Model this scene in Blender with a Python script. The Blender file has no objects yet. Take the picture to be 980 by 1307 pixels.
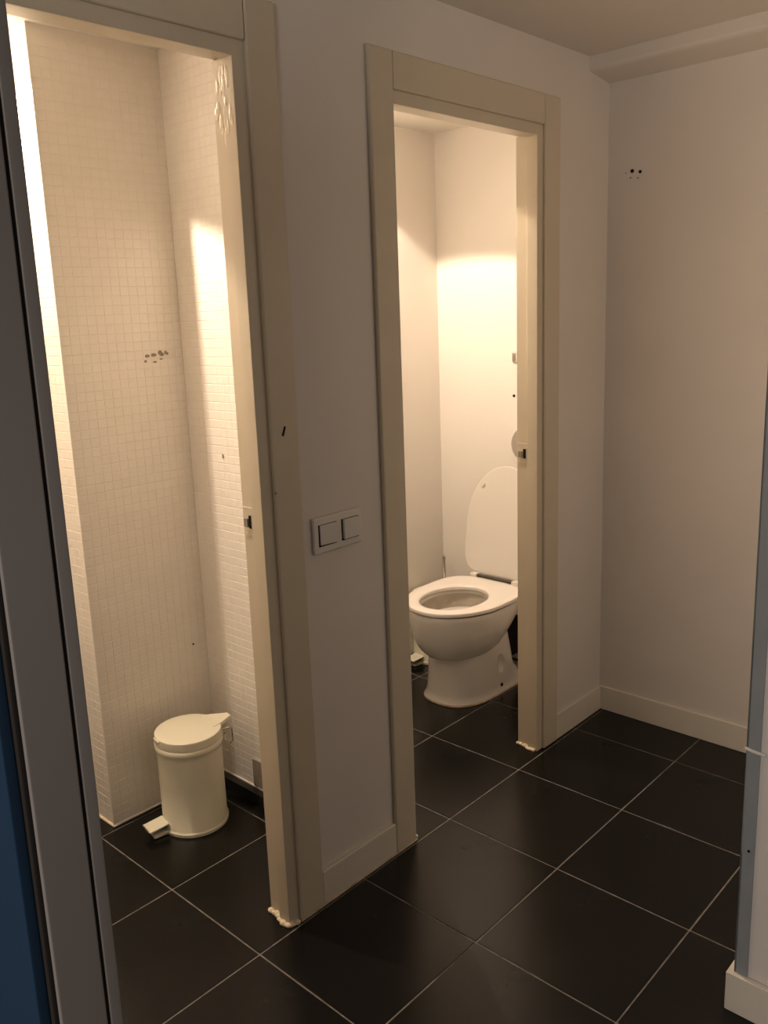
import bpy, bmesh, math, random
from mathutils import Vector, Matrix
random.seed(7)
SC = bpy.context.scene
COL = SC.collection
S = 0.40            # one floor tile in metres; all lengths below are in floor tiles

# ------------------------------------------------------------------ camera
def make_camera():
    yaw, pitch, roll = 0.8079, -0.2084, -0.04
    f = Vector((math.sin(yaw)*math.cos(pitch), math.cos(yaw)*math.cos(pitch), math.sin(pitch)))
    r = f.cross(Vector((0, 0, 1))).normalized(); u = r.cross(f)
    r2 = r*math.cos(roll) + u*math.sin(roll); u2 = -r*math.sin(roll) + u*math.cos(roll)
    cam = bpy.data.cameras.new('camera'); o = bpy.data.objects.new('camera', cam); COL.objects.link(o)
    m = Matrix((r2, u2, -f)).transposed().to_4x4()
    m.translation = Vector((-2.9537, -3.983, 4.0596))*S
    o.matrix_world = m
    cam.sensor_fit = 'VERTICAL'; cam.sensor_height = 36.0; cam.sensor_width = 27.0
    cam.lens = 36.0*1100.03/1307
    cam.shift_x = 17.77/1307; cam.shift_y = -21.12/1307
    cam.clip_start = 0.02
    SC.camera = o
make_camera()

# ------------------------------------------------------------------ light
SC.view_settings.view_transform = 'Standard'
SC.view_settings.look = 'None'
SC.view_settings.gamma = 1.0
SC.view_settings.exposure = 0.0
SC.view_settings.use_curve_mapping = False

world = bpy.data.worlds.new('world'); SC.world = world; world.use_nodes = True
bg = world.node_tree.nodes['Background']
bg.inputs[0].default_value = (0.95, 0.95, 1.0, 1); bg.inputs[1].default_value = 0.045

def light(name, kind, loc, energy, color, size=.1, target=None, spot=None, blend=.1):
    l = bpy.data.lights.new(name, kind); l.energy = energy; l.color = color
    if kind == 'AREA': l.shape = 'DISK'; l.size = size
    else: l.shadow_soft_size = size
    if spot: l.spot_size = math.radians(spot); l.spot_blend = blend
    o = bpy.data.objects.new(name, l); COL.objects.link(o); o.location = Vector(loc)*S
    if target:
        o.rotation_euler = (Vector(target)-Vector(loc)).to_track_quat('-Z', 'Y').to_euler()
    return o
WARM = (1.0, .80, .62)
light('toilet_downlight', 'SPOT', (-.25, 2.14, 6.03), 96, WARM, .008, (-.25, 2.14, 0), 104, .16)
light('toilet_downlight_glow', 'POINT', (-.5, 2.3, 5.9), 6, WARM, .08)
light('toilet_downlight_glow', 'POINT', (2.9, 1.9, 5.85), 3, WARM, .08)
light('toilet_downlight', 'SPOT', (2.9, 2.0, 5.97), 84, WARM, .02, (2.9, 2.0, 0), 120, .10)
light('hall_light', 'POINT', (2.85, -4.7, 4.0), 17, (1.0, .82, .64), .30)
light('hall_light', 'AREA', (-.8, -7.0, 2.8), 2.4, (1.0, .86, .74), .8, (.8, 0, 1.6))  # added fill from behind the camera, not a lamp of the hall
light('side_fill', 'AREA', (-6.5, -3.9, 4.5), 36, (1.0, .92, .86), .9, (0, -3.2, 2.0))  # added unseen light from the left to brighten the near wall, no window there

# ------------------------------------------------------------------ helpers
def sm(bm, ang=40):
    for f in bm.faces: f.smooth = True
    for e in bm.edges:
        if len(e.link_faces) == 2 and e.calc_face_angle(0) > math.radians(ang): e.smooth = False
def obj(name, bm, mat, parent=None, smooth=True, fix=True, loc=None):
    if fix: bmesh.ops.recalc_face_normals(bm, faces=bm.faces)
    if smooth: sm(bm)
    bmesh.ops.scale(bm, vec=(S, S, S), verts=bm.verts)
    me = bpy.data.meshes.new(name); bm.to_mesh(me); bm.free()
    mats = mat if isinstance(mat, (list, tuple)) else [mat]
    for m in mats: me.materials.append(m)
    o = bpy.data.objects.new(name, me); COL.objects.link(o)
    if parent: o.parent = parent
    if loc: o.location = Vector(loc)*S
    if smooth and len(me.polygons) < 900:
        w = o.modifiers.new('weighted_normals', 'WEIGHTED_NORMAL'); w.keep_sharp = True
    return o
def thing(name, label, cat, loc, group=None, rz=0):
    o = bpy.data.objects.new(name, None); COL.objects.link(o); o.location = Vector(loc)*S
    o.rotation_euler = (0, 0, rz); o.empty_display_size = .05
    o['label'] = label; o['category'] = cat
    if group: o['group'] = group
    return o
def struct(name, bm, mat, label=None, cat=None, **k):
    o = obj(name, bm, mat, **k); o['kind'] = 'structure'
    if label: o['label'] = label; o['category'] = cat
    return o
def struct_empty(name, loc, label, cat):
    o = bpy.data.objects.new(name, None); COL.objects.link(o); o.location = Vector(loc)*S
    o['kind'] = 'structure'; o['label'] = label; o['category'] = cat; o.empty_display_size = .05
    return o
def B(bm, x0, x1, y0, y1, z0, z1, bev=0, seg=2):
    m = Matrix.Translation(((x0+x1)/2, (y0+y1)/2, (z0+z1)/2)) @ Matrix.Diagonal((x1-x0, y1-y0, z1-z0, 1))
    r = bmesh.ops.create_cube(bm, size=1, matrix=m)
    if bev:
        es = list({e for v in r['verts'] for e in v.link_edges})
        bmesh.ops.bevel(bm, geom=es, offset=bev, segments=seg, affect='EDGES', profile=.5)
    return bm
def box(*a, **k): return B(bmesh.new(), *a, **k)
def loft(bm, rings, cap0=True, cap1=True):
    vs = [[bm.verts.new(p) for p in r] for r in rings]; n = len(rings[0])
    for a, b in zip(vs, vs[1:]):
        for i in range(n): bm.faces.new((a[i], a[(i+1) % n], b[(i+1) % n], b[i]))
    if cap0: bm.faces.new(vs[0][::-1])
    if cap1: bm.faces.new(vs[-1])
    return vs
def circ(r, z, n=64, cx=0, cy=0):
    return [(cx+r*math.cos(2*math.pi*i/n), cy+r*math.sin(2*math.pi*i/n), z) for i in range(n)]
def lathe(bm, prof, n=64, cx=0, cy=0, cap0=True, cap1=True):
    loft(bm, [circ(r, z, n, cx, cy) for r, z in prof], cap0, cap1); return bm
def tube(bm, pts, r, n=12, closed=False):
    pts = [Vector(p) for p in pts]; rings = []
    for i, p in enumerate(pts):
        t = (pts[min(i+1, len(pts)-1)]-pts[max(i-1, 0)]).normalized()
        a = Vector((0, 0, 1)) if abs(t.z) < .9 else Vector((1, 0, 0))
        x = t.cross(a).normalized(); y = t.cross(x)
        rings.append([p+x*r*math.cos(2*math.pi*k/n)+y*r*math.sin(2*math.pi*k/n) for k in range(n)])
    loft(bm, rings); return bm

# ------------------------------------------------------------------ materials
def mat(name, col, rough=.5, metal=0, var=0, vscale=4, bump=0, bscale=200, spec=.5, coat=0, rvar=0, dirt=None):
    m = bpy.data.materials.new(name); m.use_nodes = True; nt = m.node_tree; b = nt.nodes['Principled BSDF']
    b.inputs['Base Color'].default_value = (*col, 1); b.inputs['Roughness'].default_value = rough
    b.inputs['Metallic'].default_value = metal; b.inputs['Specular IOR Level'].default_value = spec
    b.inputs['Coat Weight'].default_value = coat
    tc = nt.nodes.new('ShaderNodeTexCoord')
    def noise(sc, det=4):
        n = nt.nodes.new('ShaderNodeTexNoise'); n.inputs['Scale'].default_value = sc; n.inputs['Detail'].default_value = det
        nt.links.new(tc.outputs['Object'], n.inputs['Vector']); return n
    if var:
        n = noise(vscale, 6); r = nt.nodes.new('ShaderNodeValToRGB')
        r.color_ramp.elements[0].position = .3; r.color_ramp.elements[1].position = .7
        r.color_ramp.elements[0].color = (*[c*(1-var) for c in col], 1); r.color_ramp.elements[1].color = (*[min(1, c*(1+var)) for c in col], 1)
        nt.links.new(n.outputs['Fac'], r.inputs[0]); out = r.outputs[0]
        if dirt:
            n2 = noise(dirt[1], 8); r2 = nt.nodes.new('ShaderNodeValToRGB')
            r2.color_ramp.elements[0].position = dirt[2]; r2.color_ramp.elements[1].position = dirt[2]+.08
            mx = nt.nodes.new('ShaderNodeMixRGB'); mx.inputs[2].default_value = (*dirt[0], 1)
            nt.links.new(n2.outputs['Fac'], r2.inputs[0]); nt.links.new(r2.outputs[0], mx.inputs[0]); nt.links.new(out, mx.inputs[1]); out = mx.outputs[0]
        nt.links.new(out, b.inputs['Base Color'])
    if rvar:
        n = noise(6, 6); mr = nt.nodes.new('ShaderNodeMapRange'); mr.inputs['To Min'].default_value = rough-rvar; mr.inputs['To Max'].default_value = rough+rvar
        nt.links.new(n.outputs['Fac'], mr.inputs['Value']); nt.links.new(mr.outputs[0], b.inputs['Roughness'])
    if bump:
        n = noise(bscale, 3); bp = nt.nodes.new('ShaderNodeBump'); bp.inputs['Strength'].default_value = bump; bp.inputs['Distance'].default_value = .001
        nt.links.new(n.outputs['Fac'], bp.inputs['Height']); nt.links.new(bp.outputs[0], b.inputs['Normal'])
    return m
M = dict(
    hall=mat('hall_paint', (.70, .64, .58), .6, var=.03, vscale=3, bump=.15, bscale=120),
    toilet_wall=mat('toilet_paint', (.78, .74, .68), .5, var=.02, vscale=3, bump=.1, bscale=90),
    ceiling=mat('ceiling_paint', (.70, .64, .57), .7, var=.03, vscale=3, bump=.15, bscale=120),
    trim=mat('cream_gloss_paint', (.61, .53, .40), .35, var=.03, vscale=8, bump=.08, bscale=60),
    base=mat('baseboard_paint', (.70, .64, .54), .35, var=.03, vscale=8),
    tile=mat('black_floor_tile', (.0045, .004, .0037), .26, spec=.33, var=.25, vscale=5, bump=.12, bscale=160, rvar=.05),
    grout=mat('floor_grout', (.17, .15, .125), .8, var=.4, vscale=30),
    skirt=mat('black_skirting', (.012, .011, .010), .35),
    mosaic=mat('white_mosaic_tile', (.80, .75, .67), .35, var=.02, vscale=25),
    mgrout=mat('mosaic_grout', (.77, .72, .64), .8),
    ceramic=mat('toilet_ceramic', (.72, .69, .64), .12, coat=.3),
    stain=mat('toilet_sealant', (.50, .40, .27), .6, var=.3, vscale=30),
    inner=mat('grey_brown_ceramic', (.46, .41, .34), .2, var=.15, vscale=12),  # greyer, browner tone for the inside of the bowl
    seat=mat('seat_plastic', (.80, .75, .69), .25),
    lid=mat('lid_plastic', (.70, .66, .60), .3),
    enamel=mat('cream_enamel', (.71, .67, .52), .22, var=.02, vscale=5),
    plastic=mat('off_white_plastic', (.70, .66, .58), .35),
    switch=mat('switch_plastic', (.70, .66, .60), .3),
    chrome=mat('chrome', (.75, .72, .68), .15, metal=1),
    steel=mat('dull_steel', (.45, .43, .41), .35, metal=1),
    hinge=mat('dark_steel', (.10, .09, .08), .35, metal=.6),
    dark=mat('dark_hole', (.015, .012, .010), .9, spec=.1),
    brown=mat('grey_brown_patch', (.30, .25, .20), .7, var=.25, vscale=15),
    caulk=mat('old_caulk', (.74, .62, .45), .6, var=.15, vscale=60, bump=.4, bscale=300),
    glue=mat('glue_residue', (.74, .64, .48), .15, var=.2, vscale=80, bump=.8, bscale=150),
    leaf=mat('grey_door_paint', (.13, .115, .104), .45, var=.04, vscale=3),
    blue=mat('dark_blue_paint', (.006, .018, .038), .6, spec=.15, var=.05, vscale=4),
    guard=mat('grey_corner_guard', (.27, .285, .29), .4, var=.05, vscale=8),
    water=mat('bowl_water', (.16, .12, .08), .05),
)

# ------------------------------------------------------------------ floor
WH = 6.13
floor = struct('floor', box(-5, 9, -10, 5, -.2, -.004), M['grout'], 'black square floor tiles with thin pale joints', 'floor')
tm = None
for i in range(-4, 6):
    for j in range(-7, 3):
        if tm is None:
            b = bmesh.new(); g = .0042
            B(b, g, 1-g, g, 1-g, -.05, 0, bev=.004, seg=1)
            t = obj('floor_tile', b, M['tile'], floor); tm = t.data
        else:
            t = bpy.data.objects.new('floor_tile', tm); COL.objects.link(t); t.parent = floor
        t.location = (i*S, j*S, random.uniform(-.0004, 0))
        if not (i == -4 and j == -7):
            t.rotation_euler = (random.uniform(-.0006, .0006), random.uniform(-.0006, .0006), 0)

# ------------------------------------------------------------------ ceilings
struct('ceiling', box(-5, 9, -10, .30, WH, WH+.3), M['ceiling'], 'cream hallway ceiling with a low ledge along the far wall', 'ceiling')
struct('ceiling', box(-3, 1.45, .30, 3.5, 6.09, 6.4), M['toilet_wall'], 'white ceiling of the left toilet room', 'ceiling')
struct('ceiling', box(1.45, 5.5, .26, 3.0, 6.0, 6.4), M['toilet_wall'], 'white ceiling of the right toilet room', 'ceiling')
b = bmesh.new()   # low ledge along the far wall
prof = [(4.60, 6.2), (4.20, 6.2), (4.195, 6.045), (4.21, 6.02), (4.25, 6.005), (4.56, 5.965), (4.60, 5.96)]
loft(b, [[(x, y, z) for x, z in prof] for y in (.06, -8)])
struct('trim_1', b, M['ceiling'], 'shallow plaster ledge under the ceiling along the far wall', 'ledge')

# ------------------------------------------------------------------ hallway walls
W0, W1 = .055, .26
OL = (-1.44, .30, 5.475)       # left opening: x0, x1, height
OR = (1.61, 3.37, 5.405)      # right opening
b = bmesh.new()
fw = .10
B(b, -2.7, OL[0]-fw, W0, W1, -.02, 6.2)
B(b, OL[1]+fw, OR[0]-fw, W0, W1, -.02, 6.2)
B(b, OR[1]+fw, 5.5, W0, W1, -.02, 6.2)
B(b, OL[0]-fw, OL[1]+fw, W0, W1, OL[2]+fw, 6.2)
B(b, OR[0]-fw, OR[1]+fw, W0, W1, OR[2]+fw, 6.2)
wall_front = struct('wall_front', b, M['hall'], 'pale hallway wall holding the two toilet doorways', 'wall', smooth=False)
wall_right = struct('wall_right', box(4.555, 4.9, -9, W0, -.02, 6.2), M['hall'], 'plain pale far wall closing the hallway on the right', 'wall', smooth=False)
near = struct('wall_near', box(1.545, 2.1, -8, -2.47, -.02, 6.2, bev=.012), M['hall'], 'white wall end at the right edge with grey corner strip', 'wall', smooth=False)
b = bmesh.new()   # corner guard strip on the end of the near wall
B(b, 1.530, 1.545, -2.53, -2.455, .25, 5.4, bev=.004)
B(b, 1.530, 2.1, -2.47, -2.455, .25, 5.4, bev=.004)
obj('corner_guard', b, M['guard'], near)
obj('tape_strip', tube(bmesh.new(), [(1.528, -2.45, 1.66), (1.526, -2.49, 1.655), (1.528, -2.56, 1.65)], .009, 8), M['plastic'], near)
obj('screw_hole', lathe(bmesh.new(), [(.008, -.004), (.008, .004)], 12), M['dark'], near, loc=(1.529, -2.50, 1.05)).rotation_euler = (0, math.pi/2, 0)
# left return wall carrying the open door, beyond the frame
struct('wall_left', box(-3.0, -2.62, -1.05, W1, -.02, 6.2), M['hall'], 'hallway return wall behind the open blue and grey door', 'wall', smooth=False)

BH = .25
def baseboard(name, x0, x1, y0, y1, h, label):
    b = bmesh.new(); B(b, x0, x1, y0, y1, 0.0, h, bev=.008)
    return struct(name, b, M['base'], label, 'baseboard')
baseboard('baseboard_front', .612, 1.378, .022, W0, BH, 'short cream baseboard between the two doorways')
baseboard('baseboard_front', 3.685, 4.53, .025, W0, BH, 'short cream baseboard between right doorway and far corner')
baseboard('baseboard_right', 4.528, 4.555, -8, .053, BH, 'long cream baseboard along the far wall')
b = bmesh.new(); B(b, 1.500, 1.54, -8, -2.44, 0, .25, bev=.008); B(b, 1.500, 2.14, -2.455, -2.42, 0, .25, bev=.008)
struct('baseboard_near', b, M['base'], 'cream baseboard wrapping the wall end at the lower right edge', 'baseboard')

# ------------------------------------------------------------------ toilet rooms
part = struct('wall_partition', box(1.2, 1.48, W1, 3.3, -.02, 6.2), M['mgrout'], 'white mosaic wall to the right of the bin', 'wall', smooth=False)
pier = struct('wall_pier', box(.152, 1.2, 2.05, 3.3, -.02, 6.2), M['mgrout'], 'white mosaic pier behind the bin in the left room', 'wall', smooth=False)
struct('wall_left_toilet', box(-1.9, -1.7, W1, 3.4, -.02, 6.2), M['toilet_wall'], smooth=False, label='left side wall of the left toilet room', cat='wall')
struct('wall_back_toilet', box(-1.9, .152, 3.0, 3.4, -.02, 6.2), M['toilet_wall'], smooth=False, label='back wall of the left toilet room beside the pier', cat='wall')
rb = struct('wall_back', box(1.48, 5.5, 2.5, 2.8, -.02, 6.2), M['toilet_wall'], 'smooth white back wall left of the toilet lid', 'wall', smooth=False)
rs = struct('wall_side', box(5.1, 5.5, W1, 2.5, -.02, 6.2), M['toilet_wall'], 'brightly lit white wall behind the raised toilet lid', 'wall', smooth=False)

def mosaic(parent, origin, ax, n, L, z0, z1, pitch=.0705, gap=.004, proud=.0019):
    """grid of small square tiles on a wall; ax = direction along wall, n = outward normal"""
    ax = Vector(ax); n = Vector(n); o = Vector(origin); up = Vector((0, 0, 1)); b = bmesh.new()
    nu = int(L/pitch); nz = int((z1-z0)/pitch); p = L/nu
    for i in range(nu):
        for k in range(nz):
            d = proud*random.uniform(.92, 1.08); tl = random.uniform(-.0003, .0003); t2 = random.uniform(-.0005, .0005)
            u0, u1 = i*p+gap/7, (i+1)*p-gap/7; w0, w1 = z0+k*pitch+gap/2, z0+(k+1)*pitch-gap/2
            c = .003
            out = [o+ax*u+up*w+n*.0 for u, w in ((u0, w0), (u1, w0), (u1, w1), (u0, w1))]
            top = [o+ax*u+up*w+n*(d+a) for u, w, a in ((u0+c, w0+c, -tl-t2), (u1-c, w0+c, tl-t2), (u1-c, w1-c, tl+t2), (u0+c, w1-c, -tl+t2))]
            V = [b.verts.new(v) for v in out+top]
            b.faces.new(V[4:8])
            for q in range(4): b.faces.new((V[q], V[(q+1) % 4], V[4+(q+1) % 4], V[4+q]))
    o_ = obj('mosaic_tiles', b, M['mosaic'], parent, smooth=False, fix=True); o_['kind'] = 'stuff'
    # make sure normals face the room
    return o_
mosaic(pier, (.152, 2.05, 0), (1, 0, 0), (0, -1, 0), 1.048, .03, 6.09)
mosaic(pier, (.152, 3.19, 0), (0, -1, 0), (-1, 0, 0), 1.14, .03, 6.09)
mosaic(part, (1.2, 2.045, 0), (0, -1, 0), (-1, 0, 0), 1.69, .10, 6.09)
obj('corner_grout', box(.142, .156, 2.040, 2.056, .0, 6.09, bev=.003), M['mosaic'], pier)
b = bmesh.new(); B(b, 1.12, 1.2, .36, 2.05, 0, .095, bev=.004)
obj('black_skirting', b, M['skirt'], part)
obj('joint_line', box(1.185, 1.197, .36, 2.05, .094, .106), M['mosaic'], part)
obj('bottom_grout', tube(bmesh.new(), [(.14, 2.043, .008), (.5, 2.04, .008), (1.12, 2.04, .008)], .010, 8), M['mgrout'], pier)
obj('bottom_grout', tube(bmesh.new(), [(.145, 2.04, .008), (.143, 2.5, .008), (.143, 3.1, .008)], .012, 8), M['caulk'], pier)
# untiled grey patch beside the jamb
obj('bare_patch', box(1.186, 1.2, 1.18, 1.50, .11, .36, bev=.002), M['brown'], part)['label'] = 'grey-brown bare patch where mosaic is missing'

def hole(parent, p, axis, r=.01, sx=1., sz=1., m='dark', name='screw_hole'):
    b = bmesh.new(); lathe(b, [(r, -.004), (r*.95, .003)], 10)
    o = obj(name, b, M[m], parent, loc=p)
    o.rotation_euler = (math.pi/2, 0, 0) if axis == 'y' else (0, math.pi/2, 0)
    o.scale = (sx, sz, 1) if axis == 'y' else (sz, sx, 1)
    return o
# screw holes left by a lost fitting: pier and far wall
for x, z, r, sx in ((.865, 3.795, .013, 1.6), (.845, 3.755, .010, 1), (.925, 3.80, .014, 1.7), (.930, 3.745, .008, 2), (.985, 3.815, .019, 1), (1.0, 3.80, .015, 1.2), (.99, 3.765, .006, 2.2), (1.035, 3.815, .014, .8), (1.05, 3.805, .011, 1)):
    hole(pier, (x, 2.044, z), 'y', r, sx, 1, m='brown')
hole(pier, (1.06, 2.044, 1.31), 'y', .008, 1, 1)
hole(part, (1.194, 1.60, 2.98), 'x', .010, .8, 2.0, m='brown')
for y, z, r in ((-.18, 5.20, .017), (-.255, 5.185, .014), (-.12, 5.19, .006), (-.165, 5.145, .008), (-.235, 5.135, .008)):
    hole(wall_right, (4.554, y, z), 'x', r, 1, 1, m='dark' if r > .012 else 'brown')

# ------------------------------------------------------------------ doorways
def casing_v(x0, x1, z1, bead_right):
    """vertical casing board, rounded on the opening side"""
    b = bmesh.new(); B(b, x0, x1, .018, W0+.002, 0, z1, bev=.016, seg=4); return b
def doorway(name, x0, x1, h, cx, ctop, label):
    r = struct_empty(name, ((x0+x1)/2, .05, 0), label, 'doorway')
    ox, oy = (x0+x1)/2, .05
    def add(n, b, m): 
        bmesh.ops.translate(b, verts=b.verts, vec=(-ox, -oy, 0)); return obj(n, b, M[m], r)
    # jambs: narrow stop strip in front, rebate towards the room
    for sx, x in ((-1, x0), (1, x1)):
        b = bmesh.new()
        a0, a1 = sorted((x, x+sx*.13)); B(b, a0, a1, .045, .15, 0, h+.02, bev=.006)
        a0, a1 = sorted((x+sx*.028, x+sx*.13)); B(b, a0, a1, .145, W1+.012, 0, h+.02, bev=.006)
        add('jamb', b, 'trim')
    b = bmesh.new(); B(b, x0-.12, x1+.12, .046, .15, h, h+.12, bev=.006); B(b, x0-.12, x1+.12, .145, W1+.012, h+.028, h+.12, bev=.006)
    add('head_jamb', b, 'trim')
    (l0, l1), (r0, r1) = cx
    add('side_casing', casing_v(l0, l1, ctop, 1), 'trim'); add('side_casing', casing_v(r0, r1, ctop, 0), 'trim')
    b = bmesh.new(); B(b, l1+.003, r0-.003, .019, W0+.002, h+.085, ctop, bev=.014, seg=3); add('head_casing', b, 'trim')
    return r, add
d1, add1 = doorway('door_1', *OL, ((-1.75, -1.53), (.388, .612)), 5.80, 'left doorway with cream casing, showing mosaic walls and a bin')
d2, add2 = doorway('door_2', *OR, ((1.380, 1.612), (3.452, 3.685)), 5.725, 'right doorway with cream casing, showing the toilet')

def strike(add, x, z):
    b = bmesh.new(); B(b, x-.006, x+.004, .152, .262, z-.09, z+.09, bev=.002)
    for v in b.verts: pass
    add('strike_plate', b, 'trim')
    b = bmesh.new(); B(b, x-.016, x-.006, .164, .200, z-.042, z+.042, bev=.004); add('latch_hole', b, 'dark')
    b = bmesh.new(); B(b, x-.020, x-.007, .152, .168, z-.055, z+.055, bev=.004); add('latch_lip', b, 'steel')
    b = bmesh.new(); B(b, x-.016, x-.006, .212, .250, z-.035, z+.02, bev=.003); add('latch_hole', b, 'brown')
strike(add1, OL[1]+.028, 2.81); strike(add2, OR[1]+.028, 2.80)

def caulk(add, pts, r):
    """lumpy bead of old sealant along the foot of a jamb"""
    b = bmesh.new()
    for (x0, y0), (x1, y1) in zip(pts, pts[1:]):
        n = 7
        for i in range(n):
            t = i/n; x, y = x0+(x1-x0)*t, y0+(y1-y0)*t
            rr = r*random.uniform(.6, 1.25)
            bmesh.ops.create_icosphere(b, subdivisions=2, radius=1, matrix=Matrix.Translation((x+random.uniform(-.006, .006), y+random.uniform(-.006, .006), rr*.35)) @ Matrix.Diagonal((rr, rr, rr*random.uniform(.5, 1.0), 1)))
    add('sealant_bead', b, 'caulk')
caulk(add1, [(.325, .27), (.318, .17), (.296, .14), (.292, .06), (.33, .04), (.38, .03)], .022)
caulk(add2, [(3.395, .27), (3.388, .17), (3.366, .14), (3.362, .07)], .018)
b = bmesh.new(); bmesh.ops.create_uvsphere(b, u_segments=16, v_segments=8, radius=.016, matrix=Matrix.Translation((1.618, .035, .02))); add2('corner_blob', b, 'plastic')
# thin dirty sealant line along the foot of the wall between the doorways
b = bmesh.new(); tube(b, [(.385, .018, .004), (.7, .017, .005), (1.1, .018, .004), (1.61, .016, .005)], .007, 8)
obj('floor_sealant', b, M['stain'], wall_front)
# glue residue at the top of the left doorway's right jamb
b = bmesh.new()
for i in range(26):
    y = random.uniform(.07, .25); z = random.uniform(5.05, 5.44); x = OL[1] + (.027 if y > .15 else 0)
    rr = random.uniform(.008, .022)
    bmesh.ops.create_icosphere(b, subdivisions=2, radius=1, matrix=Matrix.Translation((x, y, z)) @ Matrix.Diagonal((.002, rr, rr*random.uniform(1.2, 3.5), 1)))
add1('glue_residue', b, 'glue')
# black scratch mark on the casing
b = bmesh.new(); tube(b, [(.478, .016, 3.345), (.500, .016, 3.40)], .006, 6); add1('scratch_mark', b, 'dark')
hole(d1, (.395-(OL[0]+OL[1])/2, -.033, 3.0), 'y', .006, .8, 1.5, m='brown', name='paint_chip')

# ------------------------------------------------------------------ light switch
sw = thing('light_switch', 'white double light switch on the wall between the two doorways', 'light switch', (.927, W0, 2.648))
b = bmesh.new(); B(b, -.226, .226, -.026, 0, -.122, .122, bev=.012, seg=3)
fr = obj('switch_frame', b, M['switch'], sw)
for cx, tilt in ((-.103, -.10), (.108, -.02)):
    obj('rocker_well', box(cx-.082, cx+.082, -.0275, -.018, -.075, .073, bev=.002), M['dark'], sw)
    b = bmesh.new(); B(b, -.075, .075, -.020, .01, -.067, .068, bev=.006, seg=2)
    bmesh.ops.rotate(b, verts=b.verts, cent=(.075, 0, 0), matrix=Matrix.Rotation(tilt, 3, 'Z'))
    bmesh.ops.translate(b, verts=b.verts, vec=(cx+.004, -.030, .002))
    obj('rocker', b, M['switch'], sw)

# ------------------------------------------------------------------ open door at the left edge of the frame
leaf = struct_empty('door_3', (-2.53, -3.0, 0), 'open door standing edge-on at the left, grey edge and dark blue face', 'door')
b = bmesh.new(); B(b, -.022, .064, .010, 1.9, .02, 5.15, bev=.004); obj('leaf_edge', b, M['leaf'], leaf)
b = bmesh.new(); B(b, .046, .0635, .0, 1.9, .02, 5.15, bev=.002); obj('edge_lip', b, M['leaf'], leaf)
b = bmesh.new(); B(b, .0415, .0462, .003, .02, .02, 5.15); obj('edge_step_shade', b, M['dark'], leaf)  # black strip stands in for the shadow in the step of the edge
b = bmesh.new(); B(b, -.022, .0415, .0, .02, .02, 5.15, bev=.003); obj('edge_board', b, M['leaf'], leaf)
b = bmesh.new(); B(b, -.029, -.021, .006, 1.9, .02, 5.15, bev=.002); obj('edge_seal', b, M['dark'], leaf)
b = bmesh.new(); B(b, -.045, -.028, .014, 1.9, .02, 5.15, bev=.003); obj('blue_panel', b, M['blue'], leaf)['label'] = 'dark blue face of the door'

# ------------------------------------------------------------------ pedal bins
def make_bin(name, label, loc, rz, group):
    r = thing(name, label, 'bin', loc, group, rz)
    # local +x is the pedal side
    b = bmesh.new()
    lathe(b, [(.255, .0), (.272, .004), (.274, .028), (.267, .036), (.2625, .042), (.261, .40), (.261, .655), (.264, .690), (.273, .700), (.275, .708), (.273, .738), (.268, .744), (.262, .744), (.258, .740)], 72)
    obj('body', b, M['enamel'], r)
    b = bmesh.new()
    lathe(b, [(.262, .746), (.268, .748), (.269, .755), (.269, .806), (.266, .816), (.256, .822), (.20, .828), (.12, .834), (.04, .836), (.004, .836)], 72)
    ld = obj('lid', b, M['enamel'], r)
    obj('finger_tab', box(.252, .278, -.05, .05, .795, .812, bev=.006), M['enamel'], ld)
    b = bmesh.new()
    pr = [(-.17, -.13), (-.26, -.095), (-.372, -.03), (-.372, .03), (-.26, .095), (-.17, .13)]
    loft(b, [[(x, y, z) for x, y in pr] for z in (.800, .829)]); obj('hinge_tab', b, M['enamel'], r)
    obj('hinge_bracket', box(-.325, -.262, -.03, .03, .69, .80, bev=.006), M['enamel'], r)
    b = bmesh.new(); tube(b, [(-.27, .07, .755), (-.33, .075, .75), (-.352, .075, .735), (-.358, .07, .62), (-.34, .05, .60), (-.335, .0, .60), (-.34, -.05, .60), (-.358, -.07, .62), (-.352, -.075, .735), (-.33, -.075, .75), (-.27, -.07, .755)], .008, 8)
    obj('wire_handle', b, M['chrome'], r)
    # pedal and its foot plate
    b = bmesh.new(); B(b, .255, .425, -.075, .075, .090, .106, bev=.005); bmesh.ops.rotate(b, verts=b.verts, cent=(.26, 0, .09), matrix=Matrix.Rotation(math.radians(7), 3, 'Y'))
    pd = obj('pedal', b, M['enamel'], r)
    obj('pedal_edge', box(.419, .430, -.075, .075, .064, .086, bev=.002), M['chrome'], pd)
    obj('pedal_arm', box(.24, .36, -.035, .035, .050, .085, bev=.004), M['dark'], r)
    obj('foot_plate', box(.22, .385, -.060, .060, .004, .036, bev=.008), M['enamel'], r)
    return r
bin1 = make_bin('pedal_bin', 'cream enamel pedal bin on the black floor of the left toilet room', (.648, 1.612, 0), math.pi-.185, 'cream pedal bins')
bin2 = bin1.copy(); COL.objects.link(bin2)
bin2['label'] = 'cream pedal bin mostly hidden behind the toilet, only its pedal and foot showing'
bin2.location = Vector((4.55, 2.205, 0))*S
bin2.rotation_euler = (0, 0, math.pi-.15)
for ch in list(bin1.children):
    c = ch.copy(); COL.objects.link(c); c.parent = bin2
    for g in ch.children:
        d = g.copy(); COL.objects.link(d); d.parent = c

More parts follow.
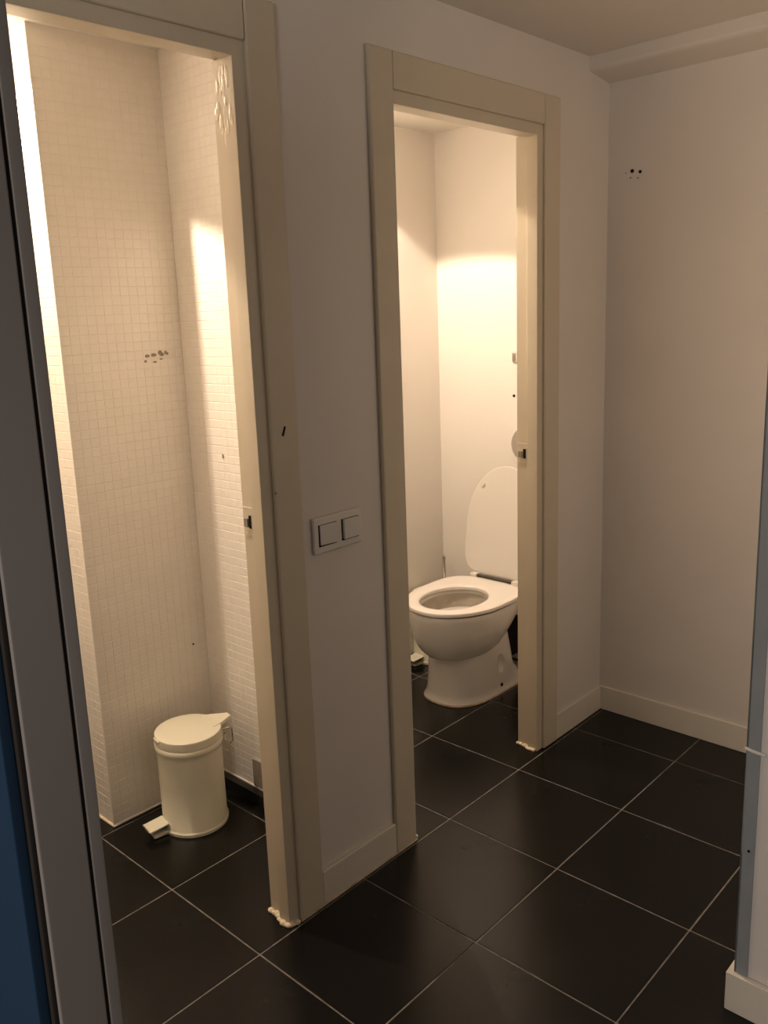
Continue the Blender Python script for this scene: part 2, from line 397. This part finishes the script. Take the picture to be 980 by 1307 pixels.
# ------------------------------------------------------------------ toilet (local +x = forward from the wall, turned to face -X)
tl = thing('toilet', 'white ceramic toilet with raised lid inside the right doorway', 'toilet', (5.1, 1.40, 0), None, math.pi)
def egg(a0, a1, w, z, n=72, nb=2.6, am=None, nf=2.0, sk=0):
    if am is None: am = a0+(a1-a0)*.5
    pts = []
    for i in range(n):
        t = 2*math.pi*i/n; c, s = math.cos(t), math.sin(t)
        e = nf if c >= 0 else nb
        x = (a1-am if c >= 0 else am-a0)*math.copysign(abs(c)**(2/e), c); y = w*math.copysign(abs(s)**(2/e), s)
        pts.append((am+x, y, z+sk*(x)))
    return pts
b = bmesh.new()
# pedestal
loft(b, [egg(.10, 1.515, .375, 0, nb=5, nf=2.6, am=.9), egg(.11, 1.525, .382, .02, nb=5, nf=2.6, am=.9), egg(.20, 1.50, .368, .05, nb=5, nf=2.6, am=.9),
         egg(.40, 1.485, .360, .10, nb=5, nf=2.6, am=.9), egg(.53, 1.465, .352, .25, nb=5, nf=2.6, am=.9), egg(.57, 1.455, .348, .45, nb=5, nf=2.5, am=.95),
         egg(.63, 1.45, .345, .65, nb=5, nf=2.4, am=.95), egg(.68, 1.42, .33, .85, nb=5, nf=2.4, am=1.0)])
pedestal = obj('pedestal', b, M['ceramic'], tl)
b = bmesh.new()
outer = [(.455, 1.0, 1.30, .15), (.475, .86, 1.45, .25), (.52, .76, 1.56, .335), (.59, .68, 1.63, .395), (.68, .58, 1.675, .44), (.78, .46, 1.705, .475), (.88, .34, 1.72, .498), (.97, .22, 1.73, .51), (1.015, .16, 1.73, .512), (1.03, .165, 1.722, .505)]
inner = [(1.03, .74, 1.66, .36), (1.0, .76, 1.62, .345), (.85, .78, 1.58, .32), (.70, .82, 1.50, .27), (.60, .88, 1.40, .22), (.56, .92, 1.3, .17)]
rings = [egg(a0, a1, w, z, nb=2.4, am=1.1) for z, a0, a1, w in outer]+[egg(a0, a1, w, z, nb=2.0, am=1.15) for z, a0, a1, w in inner]
loft(b, rings)
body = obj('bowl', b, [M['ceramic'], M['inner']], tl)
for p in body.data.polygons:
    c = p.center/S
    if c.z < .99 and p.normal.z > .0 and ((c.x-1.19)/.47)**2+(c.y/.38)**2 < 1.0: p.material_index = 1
obj('water', (lambda b: (loft(b, [egg(.86, 1.42, .232, .61), egg(.86, 1.42, .232, .615)]), b)[1])(bmesh.new()), M['water'], tl)
# rear deck of the pan up to the wall
obj('rear_deck', box(.01, .62, -.36, .36, .78, 1.025, bev=.03, seg=3), M['ceramic'], tl)
obj('pipe_and_gap_shade', tube(bmesh.new(), [(.01, 0, .42), (.2, 0, .42), (.66, 0, .42)], .27, 24), M['dark'], tl)  # pipe widened and blackened to stand in for shade behind the pedestal
def dimple(p, rx, ry, rz, rot, m, name):
    b = bmesh.new(); bmesh.ops.create_uvsphere(b, u_segments=24, v_segments=12, radius=1, matrix=Matrix.Diagonal((rx, ry, rz, 1)))
    o = obj(name, b, M[m], tl, loc=p); o.rotation_euler = (0, math.radians(rot), 0); return o
# local +y faces world -Y because the toilet is turned half round
dimple((.865, .362, .085), .022, .012, .022, 0, 'dark', 'fixing_hole')
tube_pts = [(x, y, .004) for x, y, _ in egg(.10, 1.520, .378, 0, n=72, nb=5, nf=2.6, am=.9)]
b = bmesh.new(); tube(b, tube_pts+[tube_pts[0]], .011, 8); obj('base_sealant', b, M['stain'], tl)
# dished recesses in the pedestal side and under the rim, cut from the ceramic
def cutter(p, rx, ry, rz, rot, target):
    b = bmesh.new(); bmesh.ops.create_uvsphere(b, u_segments=32, v_segments=16, radius=1, matrix=Matrix.Diagonal((rx, ry, rz, 1)))
    for f in b.faces: f.smooth = True
    bmesh.ops.rotate(b, verts=b.verts, cent=(0, 0, 0), matrix=Matrix.Rotation(math.radians(rot), 3, 'Y'))
    bmesh.ops.translate(b, verts=b.verts, vec=p); bmesh.ops.scale(b, vec=(S, S, S), verts=b.verts)
    me = bpy.data.meshes.new('cut'); b.to_mesh(me); b.free(); c = bpy.data.objects.new('cut', me); COL.objects.link(c); c.parent = tl
    md = target.modifiers.new('cut', 'BOOLEAN'); md.operation = 'DIFFERENCE'; md.object = c; md.solver = 'EXACT'
    dg = bpy.context.evaluated_depsgraph_get(); dg.update()
    nm = bpy.data.meshes.new_from_object(target.evaluated_get(dg)); target.modifiers.remove(md); target.data = nm
    bpy.data.objects.remove(c, do_unlink=True)
bpy.context.view_layer.update()
cutter((.86, .40, .33), .095, .075, .15, 8, pedestal)
# seat ring
b = bmesh.new()
def sr(o, z): return egg(.48-o, 1.745+o, .527+o, z, nb=3.8, am=1.08)
def ir(o, z): return egg(.79+o, 1.62-o, .332-o, z, nb=2.0, am=1.2)
rings = [sr(-.02, 1.045), sr(0, 1.052), sr(.004, 1.065), sr(-.002, 1.085), sr(-.02, 1.096), sr(-.06, 1.1), ir(-.04, 1.1), ir(-.012, 1.094), ir(0, 1.080), ir(0, 1.055), ir(-.01, 1.045)]
vs = loft(b, rings, False, False)
n = len(vs[0])
for i in range(n): b.faces.new((vs[-1][i], vs[-1][(i+1) % n], vs[0][(i+1) % n], vs[0][i]))
seat = obj('seat', b, M['seat'], tl)
for x, y in ((1.60, .22), (1.60, -.22)):
    obj('seat_buffer', box(x-.03, x+.03, y-.02, y+.02, 1.028, 1.048, bev=.004), M['plastic'], seat)
# lid leaning back against the wall
b = bmesh.new()
def lr(o, z): return egg(0-o, 1.25+o, .49+o, z, nb=5, am=.60)
loft(b, [lr(-.02, 0), lr(0, .008), lr(0, .022), lr(-.012, .034), lr(-.05, .040)])
lid = obj('lid', b, M['lid'], tl, loc=(.42, 0, 1.11)); lid.rotation_euler = (0, -math.radians(100), 0)
for x, y in ((1.02, .30), (1.02, -.30)):
    bb = bmesh.new(); lathe(bb, [(.024, -.018), (.024, -.004), (.018, .002)], 20); obj('lid_buffer', bb, M['plastic'], lid, loc=(x, y, 0))
# hinge
b = bmesh.new(); tube(b, [(.46, -.26, 1.105), (.46, .26, 1.105)], .018, 16); hg = obj('hinge_bar', b, M['hinge'], tl)
for y in (-.28, .28):
    obj('hinge_block', box(.42, .50, y-.045, y+.045, 1.02, 1.128, bev=.012), M['plastic'], tl)

# ------------------------------------------------------------------ brush and wall fittings in the right room
br = thing('toilet_brush', 'chrome-handled toilet brush standing in the corner behind the toilet', 'toilet brush', (4.935, 2.36, 0))
b = bmesh.new(); lathe(b, [(.10, 0), (.105, .01), (.10, .7), (.098, .72), (.02, .73)], 32); obj('holder', b, M['plastic'], br)
b = bmesh.new(); lathe(b, [(.021, .70), (.021, 1.10), (.025, 1.105), (.025, 1.14), (.012, 1.15)], 16); obj('handle', b, M['chrome'], br)

pd = thing('paper_dispenser', 'round chrome paper dispenser on the bright wall, half hidden by right jamb', 'dispenser', (5.1, 1.14, 2.60))
b = bmesh.new(); lathe(b, [(.20, 0), (.205, .02), (.205, .20), (.19, .23), (.15, .24)], 48); bmesh.ops.rotate(b, verts=b.verts, cent=(0, 0, 0), matrix=Matrix.Rotation(-math.pi/2, 3, 'Y'))
obj('casing', b, M['chrome'], pd)
b = bmesh.new(); lathe(b, [(.05, .235), (.05, .25), (.03, .255)], 24); bmesh.ops.rotate(b, verts=b.verts, cent=(0, 0, 0), matrix=Matrix.Rotation(-math.pi/2, 3, 'Y'))
obj('lock_plate', b, M['steel'], pd)
wb = thing('wall_bracket', 'small steel bracket above the chrome dispenser on the bright wall', 'bracket', (5.1, 1.43, 3.53))
obj('back_plate', box(-.02, 0, -.03, .03, -.06, .06, bev=.004), M['plastic'], wb)
obj('clip', box(-.035, -.018, -.018, .018, -.045, .04, bev=.004), M['steel'], wb)
hole(rs, (5.097, 1.445, 3.10), 'x', .016, 1, 1)
